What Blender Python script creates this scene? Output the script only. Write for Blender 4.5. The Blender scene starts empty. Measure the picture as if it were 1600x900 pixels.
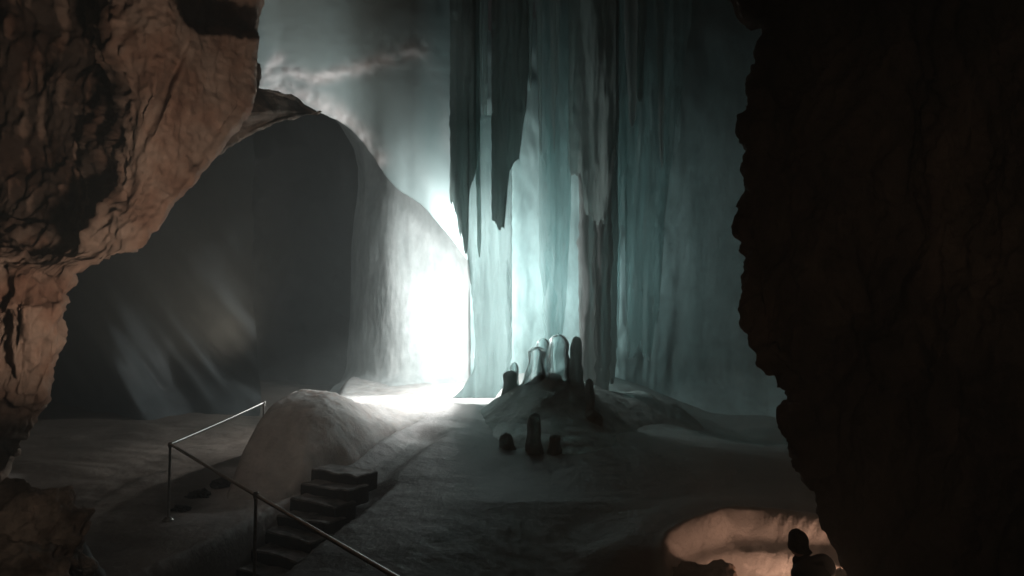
import bpy, bmesh, math, random
import numpy as np
from mathutils import Vector

random.seed(7)
rng = np.random.default_rng(11)
scene = bpy.context.scene
COL = scene.collection
F = 1250.0            # focal length in photograph pixels (1600 wide)
EYE = 3.0             # eye height above the landing


def P(px, py, d):
    """world point of a photograph pixel at distance d (arrays allowed)"""
    px, py, d = np.broadcast_arrays(np.asarray(px, float), np.asarray(py, float), np.asarray(d, float))
    return np.stack([(px - 800) / F * d, d, EYE + (450 - py) / F * d], -1)


# ------------------------------------------------------------------ noise
_perm = rng.permutation(256)
_perm = np.concatenate([_perm, _perm, _perm])
_grad = rng.normal(size=(256, 3))
_grad /= np.linalg.norm(_grad, axis=1, keepdims=True)


def pnoise(p):
    p = np.asarray(p, float)
    i = np.floor(p).astype(int)
    f = p - i
    u = f * f * f * (f * (f * 6 - 15) + 10)
    i &= 255
    out = 0
    for dx in (0, 1):
        for dy in (0, 1):
            for dz in (0, 1):
                h = _perm[_perm[_perm[(i[..., 0] + dx) & 255] + ((i[..., 1] + dy) & 255)] + ((i[..., 2] + dz) & 255)]
                g = _grad[h]
                dd = f - np.array([dx, dy, dz])
                w = (u[..., 0] if dx else 1 - u[..., 0]) * (u[..., 1] if dy else 1 - u[..., 1]) * (u[..., 2] if dz else 1 - u[..., 2])
                out = out + w * (g * dd).sum(-1)
    return out * 1.6


def fbm(p, octv=4, gain=0.5, lac=2.03):
    a, s, out = 1.0, 1.0, 0
    for k in range(octv):
        out = out + a * pnoise(np.asarray(p) * s + 17.3 * k)
        a *= gain
        s *= lac
    return out


def ridged(p, octv=4, gain=0.5, lac=2.1):
    a, s, out = 1.0, 1.0, 0
    for k in range(octv):
        out = out + a * (1 - 2 * np.abs(pnoise(np.asarray(p) * s + 9.1 * k)))
        a *= gain
        s *= lac
    return out


def interp(x, pts):
    pts = sorted(pts)
    return np.interp(x, [a for a, _ in pts], [b for _, b in pts])


def smooth(x, a, b):
    t = np.clip((np.asarray(x, float) - a) / (b - a), 0, 1)
    return t * t * (3 - 2 * t)


# ------------------------------------------------------------------ mesh helpers
def link(o, parent=None):
    COL.objects.link(o)
    if parent is not None:
        o.parent = parent
    return o


def tag(o, label=None, cat=None, kind='thing', group=None):
    if label:
        o['label'] = label
    if cat:
        o['category'] = cat
    if kind:
        o['kind'] = kind
    if group:
        o['group'] = group
    return o


def mesh_obj(name, verts, faces, mat, parent=None, shade=True, attr=None):
    me = bpy.data.meshes.new(name)
    me.from_pydata(np.asarray(verts).tolist(), [], [list(map(int, f)) for f in faces])
    me.update()
    if mat:
        me.materials.append(mat)
    if shade:
        me.polygons.foreach_set('use_smooth', [True] * len(me.polygons))
    if attr:
        for k, v in attr.items():
            a = me.attributes.new(k, 'FLOAT', 'POINT')
            a.data.foreach_set('value', np.asarray(v, float).ravel())
    return link(bpy.data.objects.new(name, me), parent)


def grid_faces(n, m, off=0, closed=False):
    idx = np.arange(n * m).reshape(n, m) + off
    if closed:
        idx = np.concatenate([idx, idx[:, :1]], 1)
    return np.stack([idx[:-1, :-1], idx[:-1, 1:], idx[1:, 1:], idx[1:, :-1]], -1).reshape(-1, 4)


def grid_normals(V):
    du = np.gradient(V, axis=0)
    dv = np.gradient(V, axis=1)
    n = np.cross(du, dv)
    n /= np.linalg.norm(n, axis=-1, keepdims=True) + 1e-9
    return n


def toward(V, n, c=np.array([0, 0, 3.0])):
    """flip normals so that they point at the viewer side on average"""
    s = np.sign(((c - V) * n).sum(-1).mean())
    return n * (s if s else 1)


def tube(path, rad, seg=16, lobes=0.0, ns=3.0, seed=0.0, squash=1.0, cap=True):
    """tube along a path of points with per-point radius; returns verts, faces"""
    path = np.asarray(path, float)
    rad = np.asarray(rad, float)
    n = len(path)
    tan = np.gradient(path, axis=0)
    tan /= np.linalg.norm(tan, axis=1, keepdims=True) + 1e-9
    ref = np.array([0, 1.0, 0]) if abs(tan[:, 1]).mean() < 0.8 else np.array([1.0, 0, 0])
    a = np.cross(tan, ref)
    a /= np.linalg.norm(a, axis=1, keepdims=True) + 1e-9
    b = np.cross(a, tan)
    th = np.linspace(0, 2 * math.pi, seg, endpoint=False)
    ring = a[:, None] * np.cos(th)[None, :, None] + b[:, None] * np.sin(th)[None, :, None] * squash
    r = rad[:, None, None] * np.ones((1, seg, 1))
    if lobes:
        q = path[:, None] * np.array([1, 1, 0.35]) * ns + ring * 0.9 + seed
        r = r * (1 + lobes * fbm(q, 3)[..., None] + 0.25 * lobes * np.sin(path[:, None, 2:3] * 16 + 3 * fbm(q * 0.5, 2)[..., None]))
    V = path[:, None] + ring * r
    f = grid_faces(n, seg, closed=True).tolist()
    v = V.reshape(-1, 3)
    if cap:
        v = np.concatenate([v, path[:1], path[-1:]])
        s, e = len(v) - 2, len(v) - 1
        for k in range(seg):
            f.append([k, (k + 1) % seg, s])
            f.append([(n - 1) * seg + (k + 1) % seg, (n - 1) * seg + k, e])
    return v, f


def join(parts):
    vs, fs, o = [], [], 0
    for v, f in parts:
        vs.append(np.asarray(v))
        fs += [[i + o for i in q] for q in f]
        o += len(v)
    return np.concatenate(vs), fs


# ------------------------------------------------------------------ materials
class NT:
    def __init__(self, name):
        self.m = bpy.data.materials.new(name)
        self.m.use_nodes = True
        self.t = self.m.node_tree
        self.t.nodes.clear()
        self.out = self.n('ShaderNodeOutputMaterial')

    def n(self, kind, **kw):
        nd = self.t.nodes.new(kind)
        for k, v in kw.items():
            if k in nd.inputs.keys():
                nd.inputs[k].default_value = v
            else:
                setattr(nd, k, v)
        return nd

    def l(self, a, b):
        self.t.links.new(a, b)


def ramp(t, fac, stops):
    r = t.n('ShaderNodeValToRGB')
    e = r.color_ramp.elements
    while len(e) < len(stops):
        e.new(0.5)
    for el, (p, c) in zip(e, stops):
        el.position = p
        el.color = (*c, 1) if len(c) == 3 else c
    t.l(fac, r.inputs[0])
    return r.outputs[0]


def coords(t, scale=(1, 1, 1)):
    g = t.n('ShaderNodeNewGeometry')
    mp = t.n('ShaderNodeMapping')
    mp.inputs['Scale'].default_value = scale
    t.l(g.outputs['Position'], mp.inputs['Vector'])
    return mp.outputs[0]


def rock_mat(name, stops, stain_shade=(0.03, 0.022, 0.018), stain_amt=0.5, bump=0.5, scale=1.0, stretch=(1, 1, 1), attr_shade=None):
    t = NT(name)
    c = coords(t, stretch)
    n1 = t.n('ShaderNodeTexNoise', Scale=1.3 * scale, Detail=9.0, Roughness=0.62)
    n2 = t.n('ShaderNodeTexNoise', Scale=5.5 * scale, Detail=10.0, Roughness=0.7)
    n3 = t.n('ShaderNodeTexNoise', Scale=0.55 * scale, Detail=7.0, Roughness=0.6)
    vo = t.n('ShaderNodeTexVoronoi', Scale=2.6 * scale, feature='DISTANCE_TO_EDGE')
    for q in (n1, n2, n3):
        t.l(c, q.inputs['Vector'])
    # crooked cracks
    add = t.n('ShaderNodeVectorMath', operation='MULTIPLY_ADD')
    t.l(n2.outputs['Color'], add.inputs[0])
    add.inputs[1].default_value = (0.5, 0.5, 0.5)
    t.l(c, add.inputs[2])
    t.l(add.outputs[0], vo.inputs['Vector'])
    base = ramp(t, n1.outputs[0], stops)
    fine = ramp(t, n2.outputs[0], [(0.3, (0.6, 0.6, 0.6)), (0.7, (1.25, 1.22, 1.2))])
    mx = t.n('ShaderNodeMixRGB', blend_type='MULTIPLY', Fac=0.8)
    t.l(base, mx.inputs[1])
    t.l(fine, mx.inputs[2])
    st = ramp(t, n3.outputs[0], [(0.5, (0, 0, 0)), (0.62, (1, 1, 1))])
    ms = t.n('ShaderNodeMath', operation='MULTIPLY')
    t.l(st, ms.inputs[0])
    ms.inputs[1].default_value = stain_amt
    fac = ms.outputs[0]
    if attr_shade:  # mask that also brings painted recess shade into the colour
        at = t.n('ShaderNodeAttribute', attribute_name=attr_shade)
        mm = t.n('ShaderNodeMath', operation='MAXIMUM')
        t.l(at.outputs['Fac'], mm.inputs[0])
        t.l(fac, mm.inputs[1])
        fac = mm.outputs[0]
    m2 = t.n('ShaderNodeMixRGB')
    t.l(fac, m2.inputs[0])
    t.l(mx.outputs[0], m2.inputs[1])
    m2.inputs[2].default_value = (*stain_shade, 1)
    b = t.n('ShaderNodeBsdfPrincipled', Roughness=0.85)
    b.inputs['Specular IOR Level'].default_value = 0.25
    t.l(m2.outputs[0], b.inputs['Base Color'])
    crack = ramp(t, vo.outputs['Distance'], [(0.0, (0, 0, 0)), (0.05, (1, 1, 1))])
    hs = t.n('ShaderNodeMath', operation='MULTIPLY_ADD')
    t.l(crack, hs.inputs[0])
    hs.inputs[1].default_value = 0.05
    t.l(n2.outputs[0], hs.inputs[2])
    bp = t.n('ShaderNodeBump', Strength=bump, Distance=0.12)
    t.l(hs.outputs[0], bp.inputs['Height'])
    t.l(bp.outputs[0], b.inputs['Normal'])
    t.l(b.outputs[0], t.out.inputs[0])
    return t.m


def ice_mat(name, c0, c1, rough=0.35, trans=0.0, clear=0.0, stretch=(1, 1, 0.15), scale=2.0, bump=0.25, tcol=None, catch_light=None, spec=0.4, fstr=(1, 1, 1), mottle=0.28):
    """milky ice: diffuse + gloss, with optional translucent and see-through share"""
    t = NT(name)
    c = coords(t, stretch)
    n1 = t.n('ShaderNodeTexNoise', Scale=scale, Detail=6.0, Roughness=0.6)
    t.l(c, n1.inputs['Vector'])
    c2 = coords(t, fstr)
    n2 = t.n('ShaderNodeTexNoise', Scale=9.0, Detail=8.0, Roughness=0.65)
    t.l(c2, n2.inputs['Vector'])
    col = ramp(t, n1.outputs[0], [(0.3, c0), (0.7, c1)])
    n3 = t.n('ShaderNodeTexNoise', Scale=3.2, Detail=9.0, Roughness=0.72)
    c3 = coords(t, (1, 1, 0.55))
    t.l(c3, n3.inputs['Vector'])
    mo = t.n('ShaderNodeMixRGB', blend_type='MULTIPLY', Fac=1.0)
    t.l(col, mo.inputs[1])
    t.l(ramp(t, n3.outputs[0], [(0.33, (1 - mottle, 1 - mottle * 0.92, 1 - mottle * 0.92)), (0.66, (1 + 0.5 * mottle,) * 3)]), mo.inputs[2])
    col = mo.outputs[0]
    if catch_light:  # pale share: light caught on ridges, painted into the base colour
        at = t.n('ShaderNodeAttribute', attribute_name=catch_light)
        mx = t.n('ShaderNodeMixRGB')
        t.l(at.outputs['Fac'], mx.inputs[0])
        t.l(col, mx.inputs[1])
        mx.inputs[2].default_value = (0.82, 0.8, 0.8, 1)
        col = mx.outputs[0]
    b = t.n('ShaderNodeBsdfPrincipled', Roughness=rough)
    b.inputs['Specular IOR Level'].default_value = spec
    b.inputs['IOR'].default_value = 1.31
    t.l(col, b.inputs['Base Color'])
    hs = t.n('ShaderNodeMath', operation='MULTIPLY_ADD')
    t.l(n2.outputs[0], hs.inputs[0])
    hs.inputs[1].default_value = 0.4
    t.l(n1.outputs[0], hs.inputs[2])
    bp = t.n('ShaderNodeBump', Strength=bump, Distance=0.15)
    t.l(hs.outputs[0], bp.inputs['Height'])
    t.l(bp.outputs[0], b.inputs['Normal'])
    sh = b.outputs[0]
    if trans:
        tr = t.n('ShaderNodeBsdfTranslucent')
        if tcol:
            tr.inputs[0].default_value = (*tcol, 1)
        else:
            t.l(col, tr.inputs[0])
        t.l(bp.outputs[0], tr.inputs['Normal'])
        mx = t.n('ShaderNodeMixShader', Fac=trans)
        t.l(sh, mx.inputs[1])
        t.l(tr.outputs[0], mx.inputs[2])
        sh = mx.outputs[0]
    if clear:
        tp = t.n('ShaderNodeBsdfTransparent')
        if tcol:
            tp.inputs[0].default_value = (*[min(1, k * 1.15) for k in tcol], 1)
        r = ramp(t, n1.outputs[0], [(0.3, (clear * 0.6,) * 3), (0.7, (min(1, clear * 1.4),) * 3)])
        mx = t.n('ShaderNodeMixShader')
        t.l(r, mx.inputs[0])
        t.l(sh, mx.inputs[1])
        t.l(tp.outputs[0], mx.inputs[2])
        sh = mx.outputs[0]
    t.l(sh, t.out.inputs[0])
    return t.m


def glass_ice(name, col=(0.80, 0.90, 0.90), milky=0.22):
    t = NT(name)
    c = coords(t, (1, 1, 0.6))
    n = t.n('ShaderNodeTexNoise', Scale=7.0, Detail=5.0)
    t.l(c, n.inputs['Vector'])
    bp = t.n('ShaderNodeBump', Strength=0.35, Distance=0.08)
    t.l(n.outputs[0], bp.inputs['Height'])
    g = t.n('ShaderNodeBsdfPrincipled', Roughness=0.18)
    g.inputs['Base Color'].default_value = (*col, 1)
    g.inputs['IOR'].default_value = 1.31
    g.inputs['Transmission Weight'].default_value = 1 - milky
    t.l(bp.outputs[0], g.inputs['Normal'])
    t.l(g.outputs[0], t.out.inputs[0])
    return t.m


def plain(name, col, rough=0.7, metal=0.0, noise=0.25, scale=20.0, bump=0.1):
    t = NT(name)
    c = coords(t)
    n = t.n('ShaderNodeTexNoise', Scale=scale, Detail=6.0)
    t.l(c, n.inputs['Vector'])
    k0 = tuple(x * (1 - noise) for x in col)
    k1 = tuple(min(1, x * (1 + noise)) for x in col)
    b = t.n('ShaderNodeBsdfPrincipled', Roughness=rough, Metallic=metal)
    t.l(ramp(t, n.outputs[0], [(0.3, k0), (0.7, k1)]), b.inputs['Base Color'])
    bp = t.n('ShaderNodeBump', Strength=bump, Distance=0.02)
    t.l(n.outputs[0], bp.inputs['Height'])
    t.l(bp.outputs[0], b.inputs['Normal'])
    t.l(b.outputs[0], t.out.inputs[0])
    return t.m


M = {}
M['red_rock'] = rock_mat('red limestone', [(0.25, (0.17, 0.078, 0.05)), (0.43, (0.30, 0.19, 0.14)), (0.58, (0.38, 0.29, 0.235)), (0.75, (0.31, 0.17, 0.115))],
                         stain_amt=0.18, bump=0.4, attr_shade='stain_shade')
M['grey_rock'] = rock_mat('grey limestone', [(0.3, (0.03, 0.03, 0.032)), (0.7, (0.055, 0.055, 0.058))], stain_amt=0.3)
M['dark_rock'] = rock_mat('dark limestone', [(0.3, (0.10, 0.07, 0.052)), (0.7, (0.22, 0.15, 0.11))], stain_amt=0.6, bump=0.7, stretch=(1, 1, 0.55))
M['boulder'] = rock_mat('pale limestone', [(0.35, (0.14, 0.11, 0.09)), (0.6, (0.38, 0.31, 0.26))], stain_amt=0.8, scale=2.2, bump=0.8)
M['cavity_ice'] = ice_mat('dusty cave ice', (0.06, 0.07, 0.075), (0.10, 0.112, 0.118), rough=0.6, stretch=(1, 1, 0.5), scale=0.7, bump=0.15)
M['ice_dome'] = ice_mat('dome ice', (0.31, 0.40, 0.405), (0.36, 0.455, 0.46), rough=0.5, scale=1.0, stretch=(1, 1, 0.6), bump=0.03, catch_light='catch_light', mottle=0.0)
M['ice_pillar'] = ice_mat('pillar ice', (0.62, 0.68, 0.68), (0.76, 0.81, 0.81), rough=0.45, scale=1.6, stretch=(1, 1, 0.3), bump=0.2)
M['ice_wall'] = ice_mat('teal ice', (0.36, 0.53, 0.53), (0.46, 0.63, 0.63), rough=0.45, scale=2.4, stretch=(1, 1, 0.10), bump=0.08, fstr=(1, 1, 0.5))
M['flow_ice'] = ice_mat('flowing ice', (0.55, 0.66, 0.66), (0.8, 0.86, 0.86), trans=0.6, clear=0.05, scale=3.0, stretch=(1, 1, 0.10), bump=0.25, tcol=(0.72, 0.83, 0.83))
M['pale_curtain'] = ice_mat('pale curtain ice', (0.42, 0.51, 0.51), (0.54, 0.63, 0.63), trans=0.55, clear=0.62, scale=2.5, stretch=(1, 1, 0.18), bump=0.25, tcol=(0.72, 0.80, 0.80))
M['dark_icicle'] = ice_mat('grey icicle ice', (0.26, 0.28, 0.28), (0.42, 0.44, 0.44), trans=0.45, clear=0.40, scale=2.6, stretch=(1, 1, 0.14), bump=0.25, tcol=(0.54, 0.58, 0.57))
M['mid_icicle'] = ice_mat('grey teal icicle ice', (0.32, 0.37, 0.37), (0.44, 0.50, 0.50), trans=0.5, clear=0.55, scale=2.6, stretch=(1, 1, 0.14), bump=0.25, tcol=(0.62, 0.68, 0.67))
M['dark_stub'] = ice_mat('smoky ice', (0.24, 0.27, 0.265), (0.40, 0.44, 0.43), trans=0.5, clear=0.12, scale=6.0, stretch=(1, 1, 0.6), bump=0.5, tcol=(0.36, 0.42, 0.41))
M['clear_stub'] = glass_ice('clear ice')
M['ground'] = None
M['snow'] = ice_mat('granular snow', (0.62, 0.58, 0.56), (0.80, 0.78, 0.76), rough=0.75, scale=1.6, stretch=(1, 1, 1), bump=0.3, spec=0.3)
_b = [n for n in M['snow'].node_tree.nodes if n.type == 'BSDF_PRINCIPLED'][0]
_b.inputs['Subsurface Weight'].default_value = 0.7
_b.inputs['Subsurface Radius'].default_value = (1.0, 0.85, 0.78)
_b.inputs['Subsurface Scale'].default_value = 0.6
M['stalag_mound'] = ice_mat('lumpy ice', (0.34, 0.42, 0.41), (0.48, 0.56, 0.54), rough=0.5, scale=1.8, stretch=(1, 1, 1), bump=0.5)
M['steel'] = plain('galvanised steel', (0.5, 0.49, 0.47), rough=0.38, metal=1.0, noise=0.2, scale=30)
M['timber'] = plain('wet timber', (0.035, 0.03, 0.026), rough=0.6, noise=0.4, scale=9, bump=0.5)
M['jacket'] = plain('dark jacket cloth', (0.012, 0.012, 0.014), rough=0.9, noise=0.3, scale=40)
M['trouser'] = plain('dark trousers', (0.015, 0.014, 0.014), rough=0.9)
M['wool'] = plain('dark knitted wool', (0.012, 0.011, 0.011), rough=1.0, noise=0.4, scale=60, bump=0.6)
M['skin'] = plain('skin', (0.33, 0.2, 0.15), rough=0.55, noise=0.08, scale=15)


def step_mat():
    t = NT('icy step')
    c = coords(t)
    n = t.n('ShaderNodeTexNoise', Scale=5.0, Detail=8.0, Roughness=0.65)
    t.l(c, n.inputs['Vector'])
    g = t.n('ShaderNodeNewGeometry')
    sp = t.n('ShaderNodeSeparateXYZ')
    t.l(g.outputs['Normal'], sp.inputs[0])
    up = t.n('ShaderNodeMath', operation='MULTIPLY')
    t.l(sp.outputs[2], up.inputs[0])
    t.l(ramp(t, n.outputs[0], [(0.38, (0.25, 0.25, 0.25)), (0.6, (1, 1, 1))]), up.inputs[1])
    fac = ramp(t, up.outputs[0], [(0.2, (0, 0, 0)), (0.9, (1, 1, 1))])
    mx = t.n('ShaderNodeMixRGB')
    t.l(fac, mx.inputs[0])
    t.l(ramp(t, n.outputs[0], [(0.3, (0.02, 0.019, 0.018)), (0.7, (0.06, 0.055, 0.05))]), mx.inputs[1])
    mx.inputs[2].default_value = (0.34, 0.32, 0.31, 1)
    b = t.n('ShaderNodeBsdfPrincipled', Roughness=0.6)
    t.l(mx.outputs[0], b.inputs['Base Color'])
    bp = t.n('ShaderNodeBump', Strength=0.5, Distance=0.03)
    t.l(n.outputs[0], bp.inputs['Height'])
    t.l(bp.outputs[0], b.inputs['Normal'])
    t.l(b.outputs[0], t.out.inputs[0])
    return t.m


M['step'] = step_mat()


def ground_mat():
    t = NT('cave floor')
    c = coords(t)
    n1 = t.n('ShaderNodeTexNoise', Scale=0.8, Detail=8.0, Roughness=0.6)
    n2 = t.n('ShaderNodeTexNoise', Scale=7.0, Detail=9.0, Roughness=0.65)
    for q in (n1, n2):
        t.l(c, q.inputs['Vector'])
    dirt = ramp(t, n1.outputs[0], [(0.3, (0.10, 0.078, 0.062)), (0.7, (0.2, 0.165, 0.14))])
    ice = ramp(t, n1.outputs[0], [(0.3, (0.065, 0.064, 0.06)), (0.7, (0.115, 0.115, 0.108))])
    at = t.n('ShaderNodeAttribute', attribute_name='icy')
    sn = t.n('ShaderNodeAttribute', attribute_name='snowy')
    m1 = t.n('ShaderNodeMixRGB')
    t.l(at.outputs['Fac'], m1.inputs[0])
    t.l(dirt, m1.inputs[1])
    t.l(ice, m1.inputs[2])
    rm = t.n('ShaderNodeAttribute', attribute_name='rimy')
    m0 = t.n('ShaderNodeMixRGB')
    t.l(rm.outputs['Fac'], m0.inputs[0])
    t.l(m1.outputs[0], m0.inputs[1])
    t.l(ramp(t, n2.outputs[0], [(0.3, (0.22, 0.30, 0.29)), (0.7, (0.34, 0.42, 0.41))]), m0.inputs[2])
    m2 = t.n('ShaderNodeMixRGB')
    t.l(sn.outputs['Fac'], m2.inputs[0])
    t.l(m0.outputs[0], m2.inputs[1])
    m2.inputs[2].default_value = (0.78, 0.75, 0.74, 1)
    b = t.n('ShaderNodeBsdfPrincipled', Roughness=0.6)
    b.inputs['Specular IOR Level'].default_value = 0.35
    t.l(m2.outputs[0], b.inputs['Base Color'])
    bp = t.n('ShaderNodeBump', Strength=0.35, Distance=0.08)
    t.l(n2.outputs[0], bp.inputs['Height'])
    t.l(bp.outputs[0], b.inputs['Normal'])
    t.l(b.outputs[0], t.out.inputs[0])
    return t.m


M['ground'] = ground_mat()

# ------------------------------------------------------------------ the floor of the cave
ST0 = np.array([-3.25, 8.9])      # stair centre line in plan: foot ...
ST1 = np.array([-2.33, 12.05])    # ... and head
SZ0, SZ1 = -1.08, 0.30
PIT = (3.15, 9.05)


def seg_dist(X, Y, a, b):
    d = b - a
    L = np.hypot(*d)
    t = ((X - a[0]) * d[0] + (Y - a[1]) * d[1]) / L ** 2
    s = ((X - a[0]) * d[1] - (Y - a[1]) * d[0]) / L
    return t, s


_b = [n for n in M['stalag_mound'].node_tree.nodes if n.type == 'BSDF_PRINCIPLED'][0]
_b.inputs['Subsurface Weight'].default_value = 0.0
_b.inputs['Subsurface Radius'].default_value = (0.8, 1.0, 0.95)
_b.inputs['Subsurface Scale'].default_value = 0.6


def ground_z(X, Y):
    X = np.asarray(X, float)
    Y = np.asarray(Y, float)
    left = interp(Y, [(-6, -0.05), (9, -0.08), (11, -0.05), (13, 0.05), (16, 0.05), (22, 0.05), (32, 0.1)])
    left = left + smooth(-X, 5.2, 8.5) * 0.12
    right = interp(Y, [(-6, -0.3), (8, -0.3), (9.5, -0.12), (12, 0.08), (14, 0.33), (17, 0.5), (20, 0.5), (32, 0.6)])
    right2 = interp(Y, [(-6, -0.7), (7, -0.7), (9, -0.32), (11, 0.05), (13, 0.06), (15, 0.08), (16.5, 0.20), (18, 0.42), (20, 0.85), (32, 1.0)])
    right2 = right2 - smooth(X, 1.8, 5.5) * smooth(Y, 14, 19) * 0.95
    right = right + (right2 - right) * smooth(X, -1.5, 0.6)
    w = smooth(X, -4.3, -2.2)
    z = left * (1 - w) + right * w
    # the stair trench and the gully above it
    t, s = seg_dist(X, Y, ST0, ST1)
    inside = smooth(-np.abs(s), -0.66, -0.42) * smooth(t, -1.2, -0.25) * smooth(-t, -1.12, -0.98)
    zt = SZ0 + (SZ1 - SZ0) * np.clip(t, -0.2, 1.05) - 0.36
    z = z * (1 - inside) + np.minimum(z, zt) * inside
    gt, gs = seg_dist(X, Y, ST1, np.array([-1.45, 15.2]))
    gul = smooth(-np.abs(gs), -0.5, -0.12) * smooth(gt, -0.1, 0.05) * smooth(-gt, -1.05, -0.8)
    z = z - 0.16 * gul
    # uneven
    q = np.stack([X, Y, 0 * X], -1)
    amp = 0.35 + 0.65 * smooth(-X, 4.4, 6.0)
    z = z + amp * (0.09 * fbm(q * 0.5, 2) + 0.03 * fbm(q * 2.4 + 5, 4))
    # hollow scooped out of the ice where the visitor stands
    dx, dy = X - PIT[0], Y - PIT[1]
    a = 1.42 + 0.06 * fbm(q * 0.9 + 3, 2)
    r = np.where(dy > 0, np.hypot(dx / a, dy / 1.28), np.hypot(dx / a, dy / 6.0))
    depth = 1 - smooth(r, 0.42, 1.0)
    bowl = 1 - np.clip(r, 0, 1) ** 3.2
    r = r * (1 + 0.05 * fbm(q * 1.3 + 7, 2))
    wob = 0.05 * pnoise(np.stack([np.arctan2(dy, dx) * 1.3, 0 * dx, 0 * dx], -1)) + 0.03 * np.sin(np.arctan2(dy, dx) * 2.0)
    pit = 0.24 * smooth(-r, -1.0, -0.93) + 0.06 * smooth(-r, -0.93, -0.80 + wob) + 0.20 * smooth(-r, -0.80 + wob, -0.74 + wob) + 0.06 * smooth(-r, -0.74 + wob, -0.60) + 0.44 * smooth(-r, -0.60, -0.45)
    z = z + 0.20 * smooth(-r, -1.9, -1.05) * smooth(dy, -0.4, 0.5)
    z = z + (-1.27 - z) * pit + 0.04 * np.exp(-((r - 1.02) / 0.05) ** 2)
    return z


def build_ground():
    xs = np.unique(np.concatenate([np.arange(-16, -6.4, 0.22), np.arange(-6.4, 5.6, 0.055), np.arange(5.6, 14, 0.25)]))
    ys = np.unique(np.concatenate([np.arange(-6, 7.2, 0.25), np.arange(7.2, 18.5, 0.055), np.arange(18.5, 34, 0.3)]))
    X, Y = np.meshgrid(xs, ys)
    Z = ground_z(X, Y)
    # soft ledges left by old ice levels on the wall of the hollow
    V = np.stack([X, Y, Z], -1)
    icy = smooth(X, -4.2, -2.0)
    q = np.stack([X, Y, 0 * X], -1)
    t, s = seg_dist(X, Y, np.array([-2.2, 12.3]), np.array([-0.9, 17.5]))
    snowy = smooth(-np.abs(s - 0.05), -0.9, -0.2) * smooth(t, 0.25, 0.6) * smooth(fbm(q * 1.6, 4) + 0.5 + 0.4 * t, 0.2, 0.9)
    patch = smooth(fbm(q * 1.1 + 2.2, 4), 0.35, 0.5) * smooth(-X, 6.0, 7.0) * smooth(Y, 9.6, 10.8) * smooth(-Y, -13, -11.5)
    snowy = np.maximum(snowy, 0.8 * patch)
    shelf = smooth(X, -4.2, -3.4) * smooth(-X, -0.9, 0.6) * smooth(Y + 0.6 * fbm(q * 1.4 + 6, 3), 14.6, 16.6)
    snowy = np.maximum(snowy, 0.95 * shelf)
    foot = smooth(X + 0.3 * fbm(q * 1.5, 3), -4.75, -4.2) * smooth(-X, 2.4, 3.0) * smooth(Y + 0.5 * fbm(q * 1.1, 3), 9.0, 11.5) * smooth(-Y, -14.5, -13.0)
    snowy = np.maximum(snowy, 0.75 * foot)
    rp = np.where(Y > PIT[1], np.hypot((X - PIT[0]) / 1.42, (Y - PIT[1]) / 1.28), np.hypot((X - PIT[0]) / 1.42, (Y - PIT[1]) / 6.0))
    snowy = np.maximum(snowy, 0.62 * smooth(-rp, -1.12, -0.98) * (0.75 + 0.35 * fbm(q * 2.0 + 4, 3)))
    o = mesh_obj('cave_floor', V.reshape(-1, 3), grid_faces(*X.shape), M['ground'],
                 attr={'icy': icy, 'snowy': snowy, 'rimy': smooth(Y + 0.5 * fbm(q * 1.2, 3), 12.8, 17.5) * smooth(X, -2.5, -0.5)})
    tag(o, 'uneven floor of frozen mud and ice across the cave', 'cave floor', 'structure')


build_ground()


# ------------------------------------------------------------------ profile rocks (front face, rounded edge, back face)
def profile_rock(name, ys, edge, far, d0, depth_fn, mat, side, roundw, back, nfront, nround, nback, disp, attr_fn=None, kind='thing', label=None, cat=None):
    """rows = pixel rows; each row runs from off frame to the silhouette edge(y), round it and back again behind"""
    ys = np.asarray(ys, float)
    xe = edge(ys)
    rows = []
    s = np.linspace(0, 1, nfront) ** 0.8
    th = np.linspace(0, math.pi / 2, nround)[1:]
    sb = np.linspace(0, 1, nback)[1:]
    px = np.empty((len(ys), nfront + nround - 1 + nback - 1))
    dd = np.empty_like(px)
    for i, (y, e) in enumerate(zip(ys, xe)):
        xin = e + side * roundw               # where the rounding starts (inside the rock)
        xf = far + (xin - far) * s
        df = d0(xf, y) + depth_fn(xf, y)
        xr = xin - side * roundw * np.sin(th)
        rr = roundw / F * df[-1] * 1.5
        dr = df[-1] + rr * (1 - np.cos(th))
        # back: widens away from the view and returns off frame
        xb = e + side * (abs(far - e)) * sb ** 1.2
        db = dr[-1] + back * sb ** 0.6
        px[i] = np.concatenate([xf, xr, xb])
        dd[i] = np.concatenate([df, dr, db])
    V = P(px, ys[:, None], dd)
    n = grid_normals(V)
    n = n * np.sign(((np.array([0, 0, 3.0]) - V[:, :nfront]) * n[:, :nfront]).sum(-1).mean())
    h = disp(V)
    V = V + n * h[..., None]
    at = attr_fn(px, ys[:, None] + 0 * px, V) if attr_fn else None
    o = mesh_obj(name, V.reshape(-1, 3), grid_faces(*px.shape), mat, attr=at)
    return tag(o, label, cat, kind)


# --- left: red limestone outcrop with overhang
L_EDGE = [(-400, 430), (-80, 425), (0, 411), (40, 404), (90, 399), (150, 398), (168, 396), (190, 378), (215, 358), (250, 334), (270, 318), (300, 296), (325, 270), (345, 258), (370, 236), (390, 212),
          (405, 178), (418, 138), (430, 120), (470, 110), (520, 102), (560, 97), (600, 82), (640, 68), (680, 54), (705, 46), (730, 30), (760, 10), (900, -60)]


def l_d0(x, y):
    base = interp(y, [(-400, 9.2), (0, 10.6), (250, 10.6), (400, 10.3), (480, 9.9), (620, 10.1), (740, 10.8), (900, 11.5)])
    return base + 0 * x


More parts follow.
